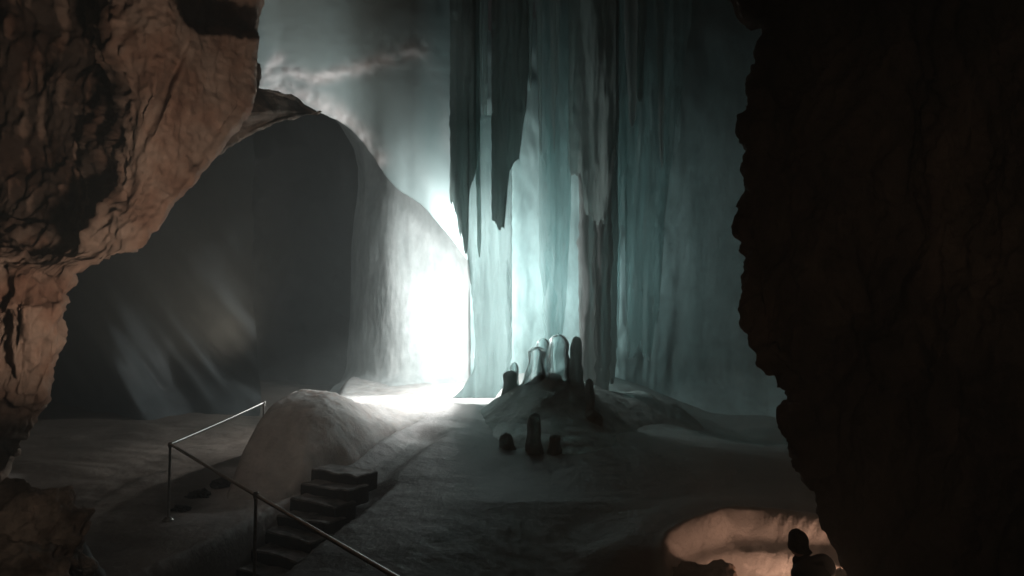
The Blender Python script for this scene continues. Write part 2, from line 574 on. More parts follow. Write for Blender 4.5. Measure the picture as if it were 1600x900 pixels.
def l_depth(x, y):
    # dark recess left of the overhang
    re = interp(y, [(-100, 150), (0, 158), (60, 172), (100, 190), (160, 190), (250, 184), (310, 178), (360, 140), (400, 112)])
    rt = smooth(re - x, -8, 52) * (1 - smooth(y, 330, 420))
    d = 1.0 * rt
    # lower lump coming forward again
    d = d - 0.5 * smooth(y, 300 + 0.4 * x, 420 + 0.4 * x) * smooth(-x, -120, -20)
    # overhang face leans back towards the right
    d = d + 1.1 * smooth(x, 200, 420) - 0.35 * np.exp(-((x - 250) / 60) ** 2) * smooth(-y, -350, -150)
    # crack down the middle of the bright face
    cx = 196 + (y < 420) * 0
    d = d + 0.25 * np.exp(-((x - (250 + (160 - y) * 0.45)) / 7) ** 2) * np.exp(-((y - 140) / 70) ** 2)
    # upper right shadowed pocket
    py_ = interp(x, [(240, -60), (270, 0), (290, 40), (310, 55), (360, 56), (395, 70)])
    d = d + 0.9 * smooth(py_ - y, 0, 14) * smooth(x, 255, 285)
    return d


def l_disp(V):
    q = V * np.array([1, 1, 0.75])
    w = fbm(V * 0.8, 2)[..., None]
    sx = 800 + V[..., 0] / V[..., 1] * F
    sy = 450 - (V[..., 2] - EYE) / V[..., 1] * F
    calm = 1 - 0.80 * smooth(sx, 185, 215) * smooth(-sy, -430, -330)
    h = calm * (0.24 * fbm(q * 0.75, 3) + 0.10 * ridged(q * 1.7 + 0.5 * w, 3)) + (0.3 + 0.7 * calm) * 0.05 * fbm(q * np.array([6, 6, 2.6]), 4) + 0.018 * fbm(V * 14, 4)
    g = 2.6 * fbm(q * np.array([0.9, 0.9, 0.55]) + 31, 3)
    saw = g - np.floor(g)
    saw = saw * smooth(-saw, -1, -0.82)
    h = h + calm * 0.05 * saw + 0.018 * ridged(q * np.array([4.2, 4.2, 2.0]) + 2, 3) - 0.17 * calm
    return h


def l_recess_shade(px, py, V):  # shade of the recess put into the colour, broken by dark stain streaks
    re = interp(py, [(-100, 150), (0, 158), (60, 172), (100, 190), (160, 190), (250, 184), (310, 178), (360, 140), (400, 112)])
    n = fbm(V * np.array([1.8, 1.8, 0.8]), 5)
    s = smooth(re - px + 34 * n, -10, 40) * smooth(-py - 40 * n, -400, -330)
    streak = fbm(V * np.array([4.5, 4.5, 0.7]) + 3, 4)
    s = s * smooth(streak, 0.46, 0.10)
    return {'stain_shade': np.clip(s * 0.74, 0, 1)}


profile_rock('rock_outcrop', np.arange(-400, 905, 3.0), lambda y: interp(y, L_EDGE), -420, l_d0, l_depth, M['red_rock'], -1, 26, 4.5, 230, 14, 34, l_disp, l_recess_shade,
             label='reddish limestone outcrop with a big overhang, lit warm, above the dark hollow', cat='rock')

# --- thin grey arch of rock running back from the outcrop
A_EDGE = [(100, 405), (138, 405), (144, 432), (150, 452), (158, 472), (168, 484), (174, 500), (177, 504), (180, 470), (188, 438), (200, 408), (225, 372), (250, 335), (300, 280)]
profile_rock('rock_arch', np.arange(100, 300, 1.6), lambda y: interp(y, A_EDGE), 150,
             lambda x, y: 12.4 + 0 * x, lambda x, y: 2.2 * smooth(x, 380, 500) + 0.012 * np.abs(y - 175), M['boulder'], -1, 10, 1.6, 90, 8, 14,
             lambda V: 0.05 * fbm(V * 1.6, 4) + 0.015 * fbm(V * 9, 3),
             label='thin grey rock arch reaching from the red outcrop to the ice dome', cat='rock')

# --- right: dark rock wall close to the camera
R_EDGE = [(-400, 1020), (-120, 1080), (-40, 1118), (0, 1140), (14, 1152), (26, 1172), (40, 1196), (85, 1188), (100, 1192), (140, 1184), (170, 1186), (200, 1172), (220, 1180), (300, 1176), (330, 1168), (352, 1156), (366, 1150), (380, 1160), (405, 1168), (470, 1172),
          (500, 1180), (540, 1186), (570, 1208), (595, 1232), (625, 1246), (650, 1240), (700, 1254), (750, 1268), (790, 1288), (830, 1312), (870, 1330), (900, 1338), (1000, 1370), (1300, 1420)]


def r_disp(V):
    w = fbm(V * 0.9 + 8, 2)[..., None]
    q = V * np.array([1, 1, 0.6])
    return 0.12 * fbm(q * 1.1, 3) + 0.055 * ridged(q * 3.0 + w * 0.6, 3) + 0.03 * fbm(q * 9, 4) + 0.011 * fbm(V * 24, 3)


profile_rock('rock_wall', np.arange(-400, 1300, 3.4), lambda y: interp(y, R_EDGE), 2300,
             lambda x, y: 6.4 - 0.0022 * (x - 1150) - 0.0002 * (y - 450), lambda x, y: 0.22 * np.sin(x * 0.021 + y * 0.006), M['dark_rock'], 1, 22, 3.0, 230, 12, 30, r_disp,
             label='tall dark rock wall in deep shade, close by, with a jagged edge', cat='rock')


# ------------------------------------------------------------------ ice dome (ceiling that leans away and ends in a rim)
RIM = [(200, 150), (400, 151), (420, 146), (437, 146), (456, 154), (480, 164), (500, 175), (520, 183), (545, 199), (565, 220), (582, 243), (596, 268), (606, 282), (622, 298), (642, 309), (660, 321), (680, 344), (700, 368), (725, 400), (760, 440), (820, 480)]


def build_dome():
    xs = np.arange(200, 742, 3.0)
    yl = interp(xs, RIM)
    yl = np.convolve(np.pad(yl, 2, 'edge'), np.ones(5) / 5, 'valid')
    n = 170
    s = np.linspace(0, 1, n)
    rows_x, rows_y, rows_d = [], [], []
    dr = interp(xs, [(200, 15.2), (400, 16.0), (500, 16.8), (600, 18.3), (660, 19.0), (800, 19.6)])
    dr = np.convolve(np.pad(dr, 20, 'edge'), np.hanning(43)[1:-1] / np.hanning(43).sum(), 'valid')
    for t in s:
        y = -500 + (yl + 500) * t ** 0.75
        up = yl - y
        d = dr - 2.7 * (1 - np.exp(-up / 190.0)) + 0.0006 * up
        d = d + (20.3 - d) * smooth(xs, 640, 742) ** 1.5
        rows_x.append(xs)
        rows_y.append(y)
        rows_d.append(d)
    X, Y, D = map(np.array, (rows_x, rows_y, rows_d))
    catch_light = np.zeros_like(X)

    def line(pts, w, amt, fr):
        nonlocal D, catch_light
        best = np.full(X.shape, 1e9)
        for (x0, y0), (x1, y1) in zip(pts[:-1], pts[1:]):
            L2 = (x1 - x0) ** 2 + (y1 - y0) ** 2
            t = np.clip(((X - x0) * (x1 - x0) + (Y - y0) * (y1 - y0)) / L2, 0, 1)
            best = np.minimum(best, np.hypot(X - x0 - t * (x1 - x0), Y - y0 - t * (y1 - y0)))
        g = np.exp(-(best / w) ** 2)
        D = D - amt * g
        catch_light = np.maximum(catch_light, fr * np.exp(-(best / (w * 1.1)) ** 2))

    # ice ribs and rim of the dome, their catch-light put into the colour
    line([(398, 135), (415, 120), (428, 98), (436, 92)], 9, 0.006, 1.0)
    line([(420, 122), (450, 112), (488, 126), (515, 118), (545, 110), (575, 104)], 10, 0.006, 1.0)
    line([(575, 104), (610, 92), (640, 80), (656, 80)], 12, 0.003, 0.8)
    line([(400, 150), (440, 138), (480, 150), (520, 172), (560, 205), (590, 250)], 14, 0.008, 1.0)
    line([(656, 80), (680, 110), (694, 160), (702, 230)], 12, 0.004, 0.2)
    V = P(X, Y, D)
    nrm = toward(V, grid_normals(V))
    V = V + nrm * (0.05 * fbm(V * 0.4, 2) + 0.005 * fbm(V * 2.2 + 4, 3) + (0.003 + 0.022 * catch_light) * fbm(V * 6, 4))[..., None]
    # lip and back
    e = V[-1]
    back = []
    for dy, dz in ((0.10, 0.0), (0.25, 0.10), (0.6, 0.45), (1.4, 1.3), (3.0, 3.0), (6.0, 6.0)):
        back.append(e + np.array([0, dy, dz]))
    V = np.concatenate([V, np.array(back)])
    fr = np.concatenate([catch_light, np.zeros((6, len(xs)))])
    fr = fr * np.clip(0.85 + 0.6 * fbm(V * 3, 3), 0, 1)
    o = mesh_obj('ice_dome', V.reshape(-1, 3), grid_faces(*V.shape[:2]), M['ice_dome'], attr={'catch_light': np.clip(fr, 0, 1)})
    tag(o, 'smooth grey ice dome overhead with catch-light painted on its ribs and lower rim', 'ice')


build_dome()


# ------------------------------------------------------------------ bright ice pillar behind the rim
def build_pillar():
    ys = np.arange(90, 690, 3.0)
    xl = interp(ys, [(90, 480), (150, 500), (180, 518), (200, 535), (230, 553), (262, 560), (295, 560), (340, 553), (385, 548), (450, 547), (540, 545), (575, 541), (598, 532), (612, 515), (640, 480), (690, 440)])
    n = 120
    t = np.linspace(0, 1, n)
    X = np.empty((len(ys), n))
    D = np.empty_like(X)
    for i, y in enumerate(ys):
        flare = 3.2 * smooth(y, 575, 650) ** 1.5
        a = t ** 1.6
        X[i] = xl[i] + (840 - xl[i]) * a
        round_ = 1.5 * np.exp(-((X[i] - xl[i]) / 30.0))
        D[i] = 21.2 + round_ - flare + 0.5 * smooth(X[i], 640, 760) - 0.25 * np.exp(-((X[i] - 610) / 40) ** 2)
    # wrap behind
    B = []
    for k in (1.5, 4, 9):
        B.append((X[:, :1] + 3 * k, D[:, :1] + k))
    Xa = np.concatenate([b[0] for b in B[::-1]] + [X], 1)
    Da = np.concatenate([b[1] for b in B[::-1]] + [D], 1)
    V = P(Xa, ys[:, None], Da)
    nrm = toward(V, grid_normals(V))
    h = 0.06 * fbm(V * np.array([0.8, 0.8, 0.35]), 2) + 0.012 * fbm(V * np.array([4, 4, 0.6]), 3) + 0.008 * fbm(V * np.array([9, 9, 3]), 3)
    h[:, :3] = 0
    V = V + nrm * h[..., None]
    o = mesh_obj('ice_pillar', V.reshape(-1, 3), grid_faces(*V.shape[:2]), M['ice_pillar'])
    tag(o, 'massive pale ice pillar behind the dome rim, glaring white on one side', 'ice')


build_pillar()


# ------------------------------------------------------------------ teal ice wall
def build_wall():
    xs = np.arange(735, 1500, 2.6)
    ys = np.concatenate([np.arange(-420, 0, 12.0), np.arange(0, 760, 4.0)])
    X, Y = np.meshgrid(xs, ys)
    D = interp(X, [(735, 21.2), (800, 20.6), (900, 20.4), (1000, 20.4), (1100, 20.5), (1200, 20.5), (1300, 20.2), (1500, 19)])
    D = D - 2.4 * smooth(Y, 560, 760) ** 1.4
    D = D + 2.6 * smooth(-Y, -260, 420)
    V = P(X, Y, D)
    act = smooth(-X, -1120, -960)
    q = V * np.array([1, 0.3, 0.10]) + 0.25 * fbm(V * np.array([0.7, 0.7, 0.5]) + 4, 2)[..., None]
    fl = 0.10 * fbm(q * 1.3, 3) + 0.014 * ridged(q * 3.0 + 3, 2)
    D = D + fl * (0.02 + 0.98 * act)
    V = P(X, Y, D)
    nrm = toward(V, grid_normals(V))
    V = V + nrm * (0.03 * act * fbm(V * np.array([3, 3, 1.2]), 3) + 0.04 * fbm(V * 0.5 + 9, 2))[..., None]
    o = mesh_obj('ice_wall', V.reshape(-1, 3), grid_faces(*X.shape), M['ice_wall'])
    tag(o, 'tall teal ice wall glowing behind the hanging icicles', 'ice wall')


build_wall()


# ------------------------------------------------------------------ hanging sheets and icicles
def sheet(name, xs, ytop, ybot, d, thick, mat, label, group, ny=70, flute=0.10, fs=5.0, seed=0.0, bend=None, cat='ice curtain'):
    """a closed curtain of ice: front and back faces over pixel columns, thin at its foot"""
    xs = np.asarray(xs, float)
    yt = ytop(xs) if callable(ytop) else np.full(xs.shape, float(ytop))
    yb = ybot(xs)
    t = np.linspace(0, 1, ny)[:, None]
    Y = yt + (yb - yt) * t
    X = np.broadcast_to(xs, Y.shape).copy()
    if bend is not None:
        X = X + bend(X, Y)
    D0 = (d(X, Y) if callable(d) else d) + 0 * X
    W = P(X, Y, D0)
    fl = flute * fbm(W * np.array([fs * 0.55, 0.5, 0.42]) + seed, 4, 0.42)
    u = np.linspace(0, 1, len(xs))[None, :]
    th = thick * (0.18 + 0.82 * np.sqrt(np.clip(4 * u * (1 - u), 0, 1))) * (1 - 0.75 * t ** 4)
    Vf = P(X, Y, D0 + fl - th / 2)
    Vb = P(X, Y, D0 + fl * 0.4 + th / 2)
    n, m = Y.shape
    ff = grid_faces(n, m)
    fb = grid_faces(n, m, n * m)[:, ::-1]
    idx = np.arange(n * m).reshape(n, m)
    rim = np.concatenate([idx[0], idx[1:, -1], idx[-1, -2::-1], idx[-2:0:-1, 0]])
    r2 = np.roll(rim, -1)
    fr = np.stack([r2, rim, rim + n * m, r2 + n * m], -1)
    V = np.concatenate([Vf.reshape(-1, 3), Vb.reshape(-1, 3)])
    V = V + (0.014 * fbm(V * np.array([7, 7, 4]) + seed, 3) + 0.010 * np.sin(V[:, 2] * 17 + 3 * fbm(V * 1.3 + seed, 2)))[:, None] * np.array([0.6, 1, 0])
    o = mesh_obj(name, V, np.concatenate([ff, fb, fr]), mat)
    return tag(o, label, cat, 'thing', group)


def ragged(xs_pts, amp=10, sc=0.35, seed=0.0):
    def f(x):
        b = interp(x, xs_pts)
        q = np.stack([np.floor(x / 4.5) * 1.37 * sc * 4, 0 * x + seed, 0 * x], -1)
        return b + amp * pnoise(q + 0.37)
    return f


def icicle(name, strands, d, mat, label, group=None, lobes=0.22, cat='icicle'):
    """strands: (x_top, x_tip, y_top, y_tip, width px at top, width px near tip)"""
    parts = []
    for k, (xt, xb, yt, yb, w0, w1) in enumerate(strands):
        n = 60
        t = np.linspace(0, 1, n)
        dk = d + 0.12 * math.sin(k * 2.3)
        x = xt + (xb - xt) * t
        y = yt + (yb - yt) * t
        pts = P(x, y, dk)
        r = (w0 + (w1 - w0) * t) / 2 / F * dk
        r = r * np.clip((1 - t) / 0.05, 0.10, 1) ** 0.5
        pts[:, 0] += 0.02 * pnoise(np.stack([pts[:, 2] * 0.8, 0 * t + k, 0 * t + xt], -1))
        parts.append(tube(pts, r, 18, lobes, 3.0, xt * 0.13 + k))
    v, f = join(parts)
    o = mesh_obj(name, v, f, mat)
    return tag(o, label, cat, 'thing', group)


G_IC = 'icicles hanging before the teal wall'
TOP = -130

# flowing thin curtain whose left edge frames the glare
sheet('ice_curtain', np.linspace(0, 1, 46) * 62 + 738, 180, lambda x: 622 + 0 * x, lambda X, Y: 17.55 + 0.004 * (X - 738), 0.16, M['flow_ice'],
      'thin pale flowing ice curtain edging the white glare down to the floor', None, ny=110, flute=0.16, fs=7.0,
      bend=lambda X, Y: (interp(Y, [(150, -38), (250, -33), (330, -22), (400, -8), (470, 0), (540, 5), (580, 2), (610, -18), (640, -50)]) * (1 - smooth(X, 760, 800))
                         + interp(Y, [(150, 0), (560, 0), (600, -10), (640, -40)]) * smooth(X, 760, 800)))

# broken-off dark blades
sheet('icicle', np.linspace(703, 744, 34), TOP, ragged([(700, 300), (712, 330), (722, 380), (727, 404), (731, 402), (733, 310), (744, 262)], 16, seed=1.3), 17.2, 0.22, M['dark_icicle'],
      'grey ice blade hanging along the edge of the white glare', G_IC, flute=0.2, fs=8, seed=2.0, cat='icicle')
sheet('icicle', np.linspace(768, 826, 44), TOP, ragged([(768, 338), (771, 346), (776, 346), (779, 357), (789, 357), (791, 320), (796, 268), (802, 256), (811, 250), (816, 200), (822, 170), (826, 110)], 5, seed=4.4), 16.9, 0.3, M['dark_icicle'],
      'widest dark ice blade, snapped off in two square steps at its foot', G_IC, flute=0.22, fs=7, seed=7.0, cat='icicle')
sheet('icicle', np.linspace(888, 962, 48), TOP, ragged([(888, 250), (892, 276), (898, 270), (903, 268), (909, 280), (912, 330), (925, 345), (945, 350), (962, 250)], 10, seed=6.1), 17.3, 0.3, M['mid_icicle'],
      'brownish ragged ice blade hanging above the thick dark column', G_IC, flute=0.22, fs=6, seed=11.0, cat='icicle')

ic = [
    ([(742, 746, TOP, 292, 16, 5), (751, 749, TOP, 240, 12, 4)], 17.5, 'slender icicle pair left of the widest dark blade'),
    ([(757, 759, TOP, 318, 12, 4)], 17.9, 'thin straight icicle touching the left side of the widest blade'),
    ([(741, 749, TOP, 402, 12, 6)], 17.3, 'short stub of ice low beside the pale flowing curtain'),
    ([(829, 829, TOP, 138, 14, 4)], 17.1, 'short dark icicle right of the widest blade'),
    ([(840, 845, TOP, 243, 17, 3)], 17.3, 'sharp dark icicle with a needle tip'),
    ([(862, 866, TOP, 240, 15, 3), (871, 870, TOP, 150, 14, 5)], 17.5, 'icicle with a thick root and thin tip left of the ragged blade'),
    ([(985, 988, TOP, 200, 30, 10), (1002, 1000, TOP, 160, 26, 10)], 17.6, 'blunt icicle cluster above the fluted curtain'),
    ([(1030, 1034, TOP, 262, 18, 5)], 17.4, 'long faint icicle at the shaded end of the row'),
]
for strands, d, lab in ic:
    icicle('icicle', strands, d, M['mid_icicle'], lab, G_IC)

# pale curtains reaching down in the middle
sheet('ice_curtain', np.linspace(842, 892, 40), TOP, ragged([(842, 420), (850, 470), (860, 540), (875, 548), (885, 470), (892, 330)], 14, seed=2.1), 19.3, 0.3, M['pale_curtain'],
      'pale ice drapery hanging behind the tallest stalagmites', None, flute=0.12, fs=5, seed=21.0)
sheet('ice_curtain', np.linspace(938, 1082, 84), TOP, ragged([(938, 560), (966, 540), (970, 350), (976, 350), (980, 560), (1000, 540), (1016, 560), (1030, 480), (1040, 330), (1056, 200), (1082, 20)], 22, seed=9.1), 18.6, 0.3, M['pale_curtain'],
      'fluted pale ice curtain right of the thick dark column', None, flute=0.11, fs=6, seed=31.0)
# thick dark column
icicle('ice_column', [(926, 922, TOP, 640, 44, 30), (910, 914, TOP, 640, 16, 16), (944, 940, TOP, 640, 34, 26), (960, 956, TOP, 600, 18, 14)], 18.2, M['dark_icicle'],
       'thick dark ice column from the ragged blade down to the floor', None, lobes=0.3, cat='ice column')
icicle('ice_column', [(857, 862, TOP, 620, 26, 22)], 19.4, M['pale_curtain'],
       'slim pale ice column behind the stalagmites', None, lobes=0.3, cat='ice column')


# ------------------------------------------------------------------ mounds
def mound(name, x0, x1, y0, y1, res, zfn, mat, label, cat='mound'):
    xs = np.arange(x0, x1, res)
    ys = np.arange(y0, y1, res)
    X, Y = np.meshgrid(xs, ys)
    V = np.stack([X, Y, zfn(X, Y)], -1)
    o = mesh_obj(name, V.reshape(-1, 3), grid_faces(*X.shape), mat)
    return tag(o, label, cat)


def snow_z(X, Y):
    q = np.stack([X, Y, 0 * X], -1)
    # crest runs from the left shoulder to the head of the gully
    front = interp(X, [(-4.9, 13.6), (-4.2, 13.4), (-3.4, 13.2), (-2.9, 13.2), (-2.5, 13.9), (-2.1, 15.0), (-1.6, 16.0)])
    crest = interp(X, [(-4.9, 0.75), (-4.25, 1.0), (-3.7, 1.17), (-3.2, 1.13), (-2.85, 0.90), (-2.5, 0.62), (-2.1, 0.48), (-1.5, 0.42), (-0.5, 0.40)])
    flat = interp(Y, [(13, 1.05), (15, 0.72), (17, 0.55), (20, 0.50), (23, 0.6)])
    top = np.minimum(crest, flat + 0.5 * np.exp(-((Y - front - 0.4) / 0.9) ** 2))
    top = np.maximum(top, np.minimum(crest, flat))
    fall = smooth(front - Y, -0.25, 3.5) ** 0.85
    z = top - fall * 1.62
    left = interp(Y, [(11, -4.3), (12.5, -4.35), (13.5, -4.25), (15, -4.15), (17, -4.0), (21, -4.6)])
    z = z - 2.6 * smooth(left - X, -0.28, 0.75)
    t, s = seg_dist(X, Y, ST0, ST1)
    z = z - 1.8 * smooth(s, -0.68, -0.46) * smooth(-Y, -12.9, -12.1)
    g, gs = seg_dist(X, Y, ST1, np.array([-1.45, 15.2]))
    z = z - 1.3 * smooth(gs, -0.45, 0.05) * smooth(-Y, -15.6, -14.4)
    z = z - 1.2 * smooth(X, -1.25, -0.4)
    z = z + 0.04 * fbm(q * 0.8, 2) + 0.012 * fbm(q * 4, 3) + 0.03 * fbm(q * 11, 3) * smooth(z, 0.35, 0.9) * (1 - smooth(fall, 0.1, 0.3))
    return z


mound('snow_mound', -5.3, 0.0, 9.6, 22.5, 0.045, snow_z, M['snow'], 'rounded snow bank beside the stairs with a brightly lit crusty top', 'snow bank')


def stal_z(X, Y):
    q = np.stack([X, Y, 0 * X], -1)
    r = np.hypot((X - 0.95) / np.where(X > 0.95, 2.1, 1.5), (Y - 17.2) / 1.3)
    z = -0.55 + 0.45 * np.exp(-(((X + 0.5) / 1.6) ** 2 + ((Y - 16.9) / 1.3) ** 2)) + 1.30 * np.exp(-(r / 1.0) ** 2) + 1.0 * np.exp(-(((X - 3.0) / 2.0) ** 2 + ((Y - 18.9) / 1.4) ** 2)) + 0.82 * np.exp(-(((X - 0.7) / 2.0) ** 2 + ((Y - 15.0) / 1.6) ** 2))
    return z - 0.5 * smooth(X, 3.6, 5.2) + 0.07 * fbm(q * 1.2, 3) + 0.018 * fbm(q * 4.5, 3)


mound('ice_mound', -2.6, 6.2, 11.6, 20.3, 0.06, stal_z, M['stalag_mound'], 'lumpy dim ice mound carrying the cluster of stalagmites', 'ice mound')


# ------------------------------------------------------------------ stalagmites
def stalagmite(px, ytop, ybase, w, d, mat, label, wb=None, lean=0, lobes=0.26, blunt=0.14):
    wb = (wb or w * 1.15) * 1.25
    n = 44
    t = np.linspace(0, 1, n)
    y = ybase + (ytop - ybase) * t
    pts = P(px + lean * t, y, d)
    r = (wb + (w - wb) * smooth(t, 0, 0.75)) / 2 / F * d
    r = r * np.sqrt(np.clip(1 - np.clip((t - (1 - blunt)) / blunt, 0, 1) ** 2.2, 0.0, 1)) + 0.004
    v, f = tube(pts, r, 22, lobes, 2.4, px * 0.37)
    o = mesh_obj('stalagmite', v, f, mat)
    return tag(o, label, 'stalagmite', 'thing', 'ice stalagmites rising from the mound')


dk, cl = M['dark_stub'], M['clear_stub']
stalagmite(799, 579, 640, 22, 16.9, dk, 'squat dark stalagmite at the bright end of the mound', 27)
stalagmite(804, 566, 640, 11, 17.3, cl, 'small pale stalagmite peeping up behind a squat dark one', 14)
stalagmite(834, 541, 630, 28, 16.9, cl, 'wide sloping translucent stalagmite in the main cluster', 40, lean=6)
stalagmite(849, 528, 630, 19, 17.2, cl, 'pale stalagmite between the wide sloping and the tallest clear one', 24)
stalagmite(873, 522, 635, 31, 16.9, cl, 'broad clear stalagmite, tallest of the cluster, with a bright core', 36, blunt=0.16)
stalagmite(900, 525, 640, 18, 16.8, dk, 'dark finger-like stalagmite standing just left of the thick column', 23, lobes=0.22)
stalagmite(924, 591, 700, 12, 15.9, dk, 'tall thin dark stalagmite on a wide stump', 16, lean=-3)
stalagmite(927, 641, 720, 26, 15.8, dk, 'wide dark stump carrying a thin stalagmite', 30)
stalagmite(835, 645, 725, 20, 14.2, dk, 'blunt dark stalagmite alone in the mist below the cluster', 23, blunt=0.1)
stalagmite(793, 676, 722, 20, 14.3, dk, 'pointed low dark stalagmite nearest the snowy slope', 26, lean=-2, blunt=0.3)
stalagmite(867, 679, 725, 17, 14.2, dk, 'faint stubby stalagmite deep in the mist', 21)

# ------------------------------------------------------------------ cave behind: draped wall and dark hollow
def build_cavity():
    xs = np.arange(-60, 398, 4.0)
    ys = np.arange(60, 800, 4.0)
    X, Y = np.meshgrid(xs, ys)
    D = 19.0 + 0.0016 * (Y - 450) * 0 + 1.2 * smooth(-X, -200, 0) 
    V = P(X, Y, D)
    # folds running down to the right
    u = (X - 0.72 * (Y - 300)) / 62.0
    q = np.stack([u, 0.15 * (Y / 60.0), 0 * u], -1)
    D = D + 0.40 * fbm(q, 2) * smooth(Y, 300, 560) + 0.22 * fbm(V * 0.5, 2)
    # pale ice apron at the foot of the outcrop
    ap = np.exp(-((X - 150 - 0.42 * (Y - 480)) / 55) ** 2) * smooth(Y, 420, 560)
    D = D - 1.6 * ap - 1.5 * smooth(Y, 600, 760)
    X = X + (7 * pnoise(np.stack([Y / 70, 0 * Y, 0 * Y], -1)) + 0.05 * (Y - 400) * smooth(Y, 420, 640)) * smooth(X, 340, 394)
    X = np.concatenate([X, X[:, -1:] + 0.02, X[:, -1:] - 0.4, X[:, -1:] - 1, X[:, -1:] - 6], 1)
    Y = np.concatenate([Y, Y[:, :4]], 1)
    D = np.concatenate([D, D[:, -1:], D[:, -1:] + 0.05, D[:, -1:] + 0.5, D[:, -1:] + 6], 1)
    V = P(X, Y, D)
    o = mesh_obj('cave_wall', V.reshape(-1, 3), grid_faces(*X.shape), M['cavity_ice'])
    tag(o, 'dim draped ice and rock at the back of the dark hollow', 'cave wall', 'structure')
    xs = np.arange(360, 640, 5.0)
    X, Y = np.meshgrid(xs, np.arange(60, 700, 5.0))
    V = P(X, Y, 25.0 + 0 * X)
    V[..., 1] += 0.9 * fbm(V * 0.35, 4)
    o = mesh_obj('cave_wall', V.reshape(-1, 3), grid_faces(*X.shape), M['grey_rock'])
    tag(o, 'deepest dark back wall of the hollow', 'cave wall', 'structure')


build_cavity()


# ceiling rock over everything
def build_ceiling():
    xs = np.arange(-18, 18, 0.4)
    ys = np.arange(-7, 34, 0.4)
    X, Y = np.meshgrid(xs, ys)
    q = np.stack([X, Y, 0 * X], -1)
    Z = 10.6 + 0.9 * fbm(q * 0.3, 4) - 0.012 * X ** 2 * 0.6
    o = mesh_obj('cave_ceiling', np.stack([X, Y, Z], -1).reshape(-1, 3), grid_faces(*X.shape), M['grey_rock'])
    tag(o, 'dark rock ceiling of the cave', 'cave ceiling', 'structure')


build_ceiling()


# ------------------------------------------------------------------ boulders
def boulder(name, c, r, mat, label, seed=0.0, squash=(1, 1, 0.8), rough=0.25):
    bm = bmesh.new()
    bmesh.ops.create_icosphere(bm, subdivisions=6, radius=1.0)
    V = np.array([v.co[:] for v in bm.verts])
    h = 1 + rough * fbm(V * 1.3 + seed, 3) + 0.45 * rough * ridged(V * 2.6 + seed, 3) + 0.12 * rough * fbm(V * 12 + seed, 3)
    V2 = V * h[:, None] * np.array(squash) * r + np.array(c)
    for v, p in zip(bm.verts, V2):
        v.co = p
    me = bpy.data.meshes.new(name)
    bm.to_mesh(me)
    bm.free()
    me.materials.append(mat)
    me.polygons.foreach_set('use_smooth', [True] * len(me.polygons))
    return tag(link(bpy.data.objects.new(name, me)), label, 'rock')


boulder('boulder', P(-12, 905, 6.6), 0.62, M['boulder'], 'pitted pale boulder at the near edge of the path', 3.0, (1, 1, 0.85), 0.35)
boulder('rock', P(1105, 925, 9.3), 0.36, M['dark_rock'], 'dark rock lying on the floor of the lit hollow', 8.0, (1.15, 0.9, 0.75), 0.3)
boulder('rock', P(1326, 912, 9.2), 0.16, M['dark_rock'], 'small dark rock between the visitor and the dark rock wall', 12.0, (1.2, 1, 0.9), 0.3)
for k, (px, py, d, r, lab) in enumerate([(312, 776, 11.6, 0.10, 'dark added lump for the shadow gap at the foot of the snow bank'),
                                         (284, 798, 11.0, 0.075, 'small dark added lump for the shadow gap nearest the corner railing post'),
                                         (345, 756, 12.0, 0.085, 'dark added lump for the shadow gap under the far railing, farthest up the path')]):
    boulder('gap_shade', P(px, py, d), r, M['timber'], lab, 20.0 + k * 3, (1.3, 0.9, 0.75), 0.5)  # dark lumps added in place of the shadow gap along the path edge


# ------------------------------------------------------------------ stairs
def build_stairs():
    root = link(bpy.data.objects.new('staircase', None))
    root.location = (ST0[0], ST0[1], SZ0)
    tag(root, 'narrow flight of dark icy steps climbing between snow banks', 'stairs')
    n = 10
    d = (ST1 - ST0)
    L = np.hypot(*d)
    d = d / L
    # steps lie askew to the flight: their right ends come nearer
    ang = math.atan2(d[1], d[0]) - math.radians(16)
    fw = np.array([math.cos(ang), math.sin(ang)])
    rt = np.array([fw[1], -fw[0]])
    for k in range(n):
        c = ST0 + d * L * (k + 0.5) / n
        z = SZ0 + (SZ1 - SZ0) * (k + 1) / n
        w = 0.47 + random.uniform(-0.03, 0.03)
        c = c - np.array([0.03 + 0.010 * k, 0])
        dep = L / n / 2 + 0.05
        bm = bmesh.new()
        bmesh.ops.create_cube(bm, size=1.0)
        bmesh.ops.scale(bm, vec=(2 * w, 2 * dep, 0.26), verts=bm.verts)
        bmesh.ops.bevel(bm, geom=bm.edges[:], offset=0.018, segments=1, affect='EDGES')
        bmesh.ops.subdivide_edges(bm, edges=[e for e in bm.edges if e.calc_length() > 0.3], cuts=10, use_grid_fill=True)
        tilt = random.uniform(-0.03, 0.03)
        for v in bm.verts:
            p = np.array(v.co[:])
            nz = 0.016 * float(pnoise(np.array([p[0] * 4 + k * 5, p[1] * 3, p[2] * 3])))
            x, y, zz = p[0] + nz, p[1] + nz, p[2] + nz + tilt * p[0] + 0.02 * float(pnoise(np.array([p[0] * 2 + k, p[1] * 5, 3.0])))
            w2 = c + rt * x + fw * y
            v.co = (w2[0] - root.location.x, w2[1] - root.location.y, z - 0.13 + zz - root.location.z)
        me = bpy.data.meshes.new('step')
        bm.to_mesh(me)
        bm.free()
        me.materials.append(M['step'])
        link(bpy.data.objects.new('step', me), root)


build_stairs()

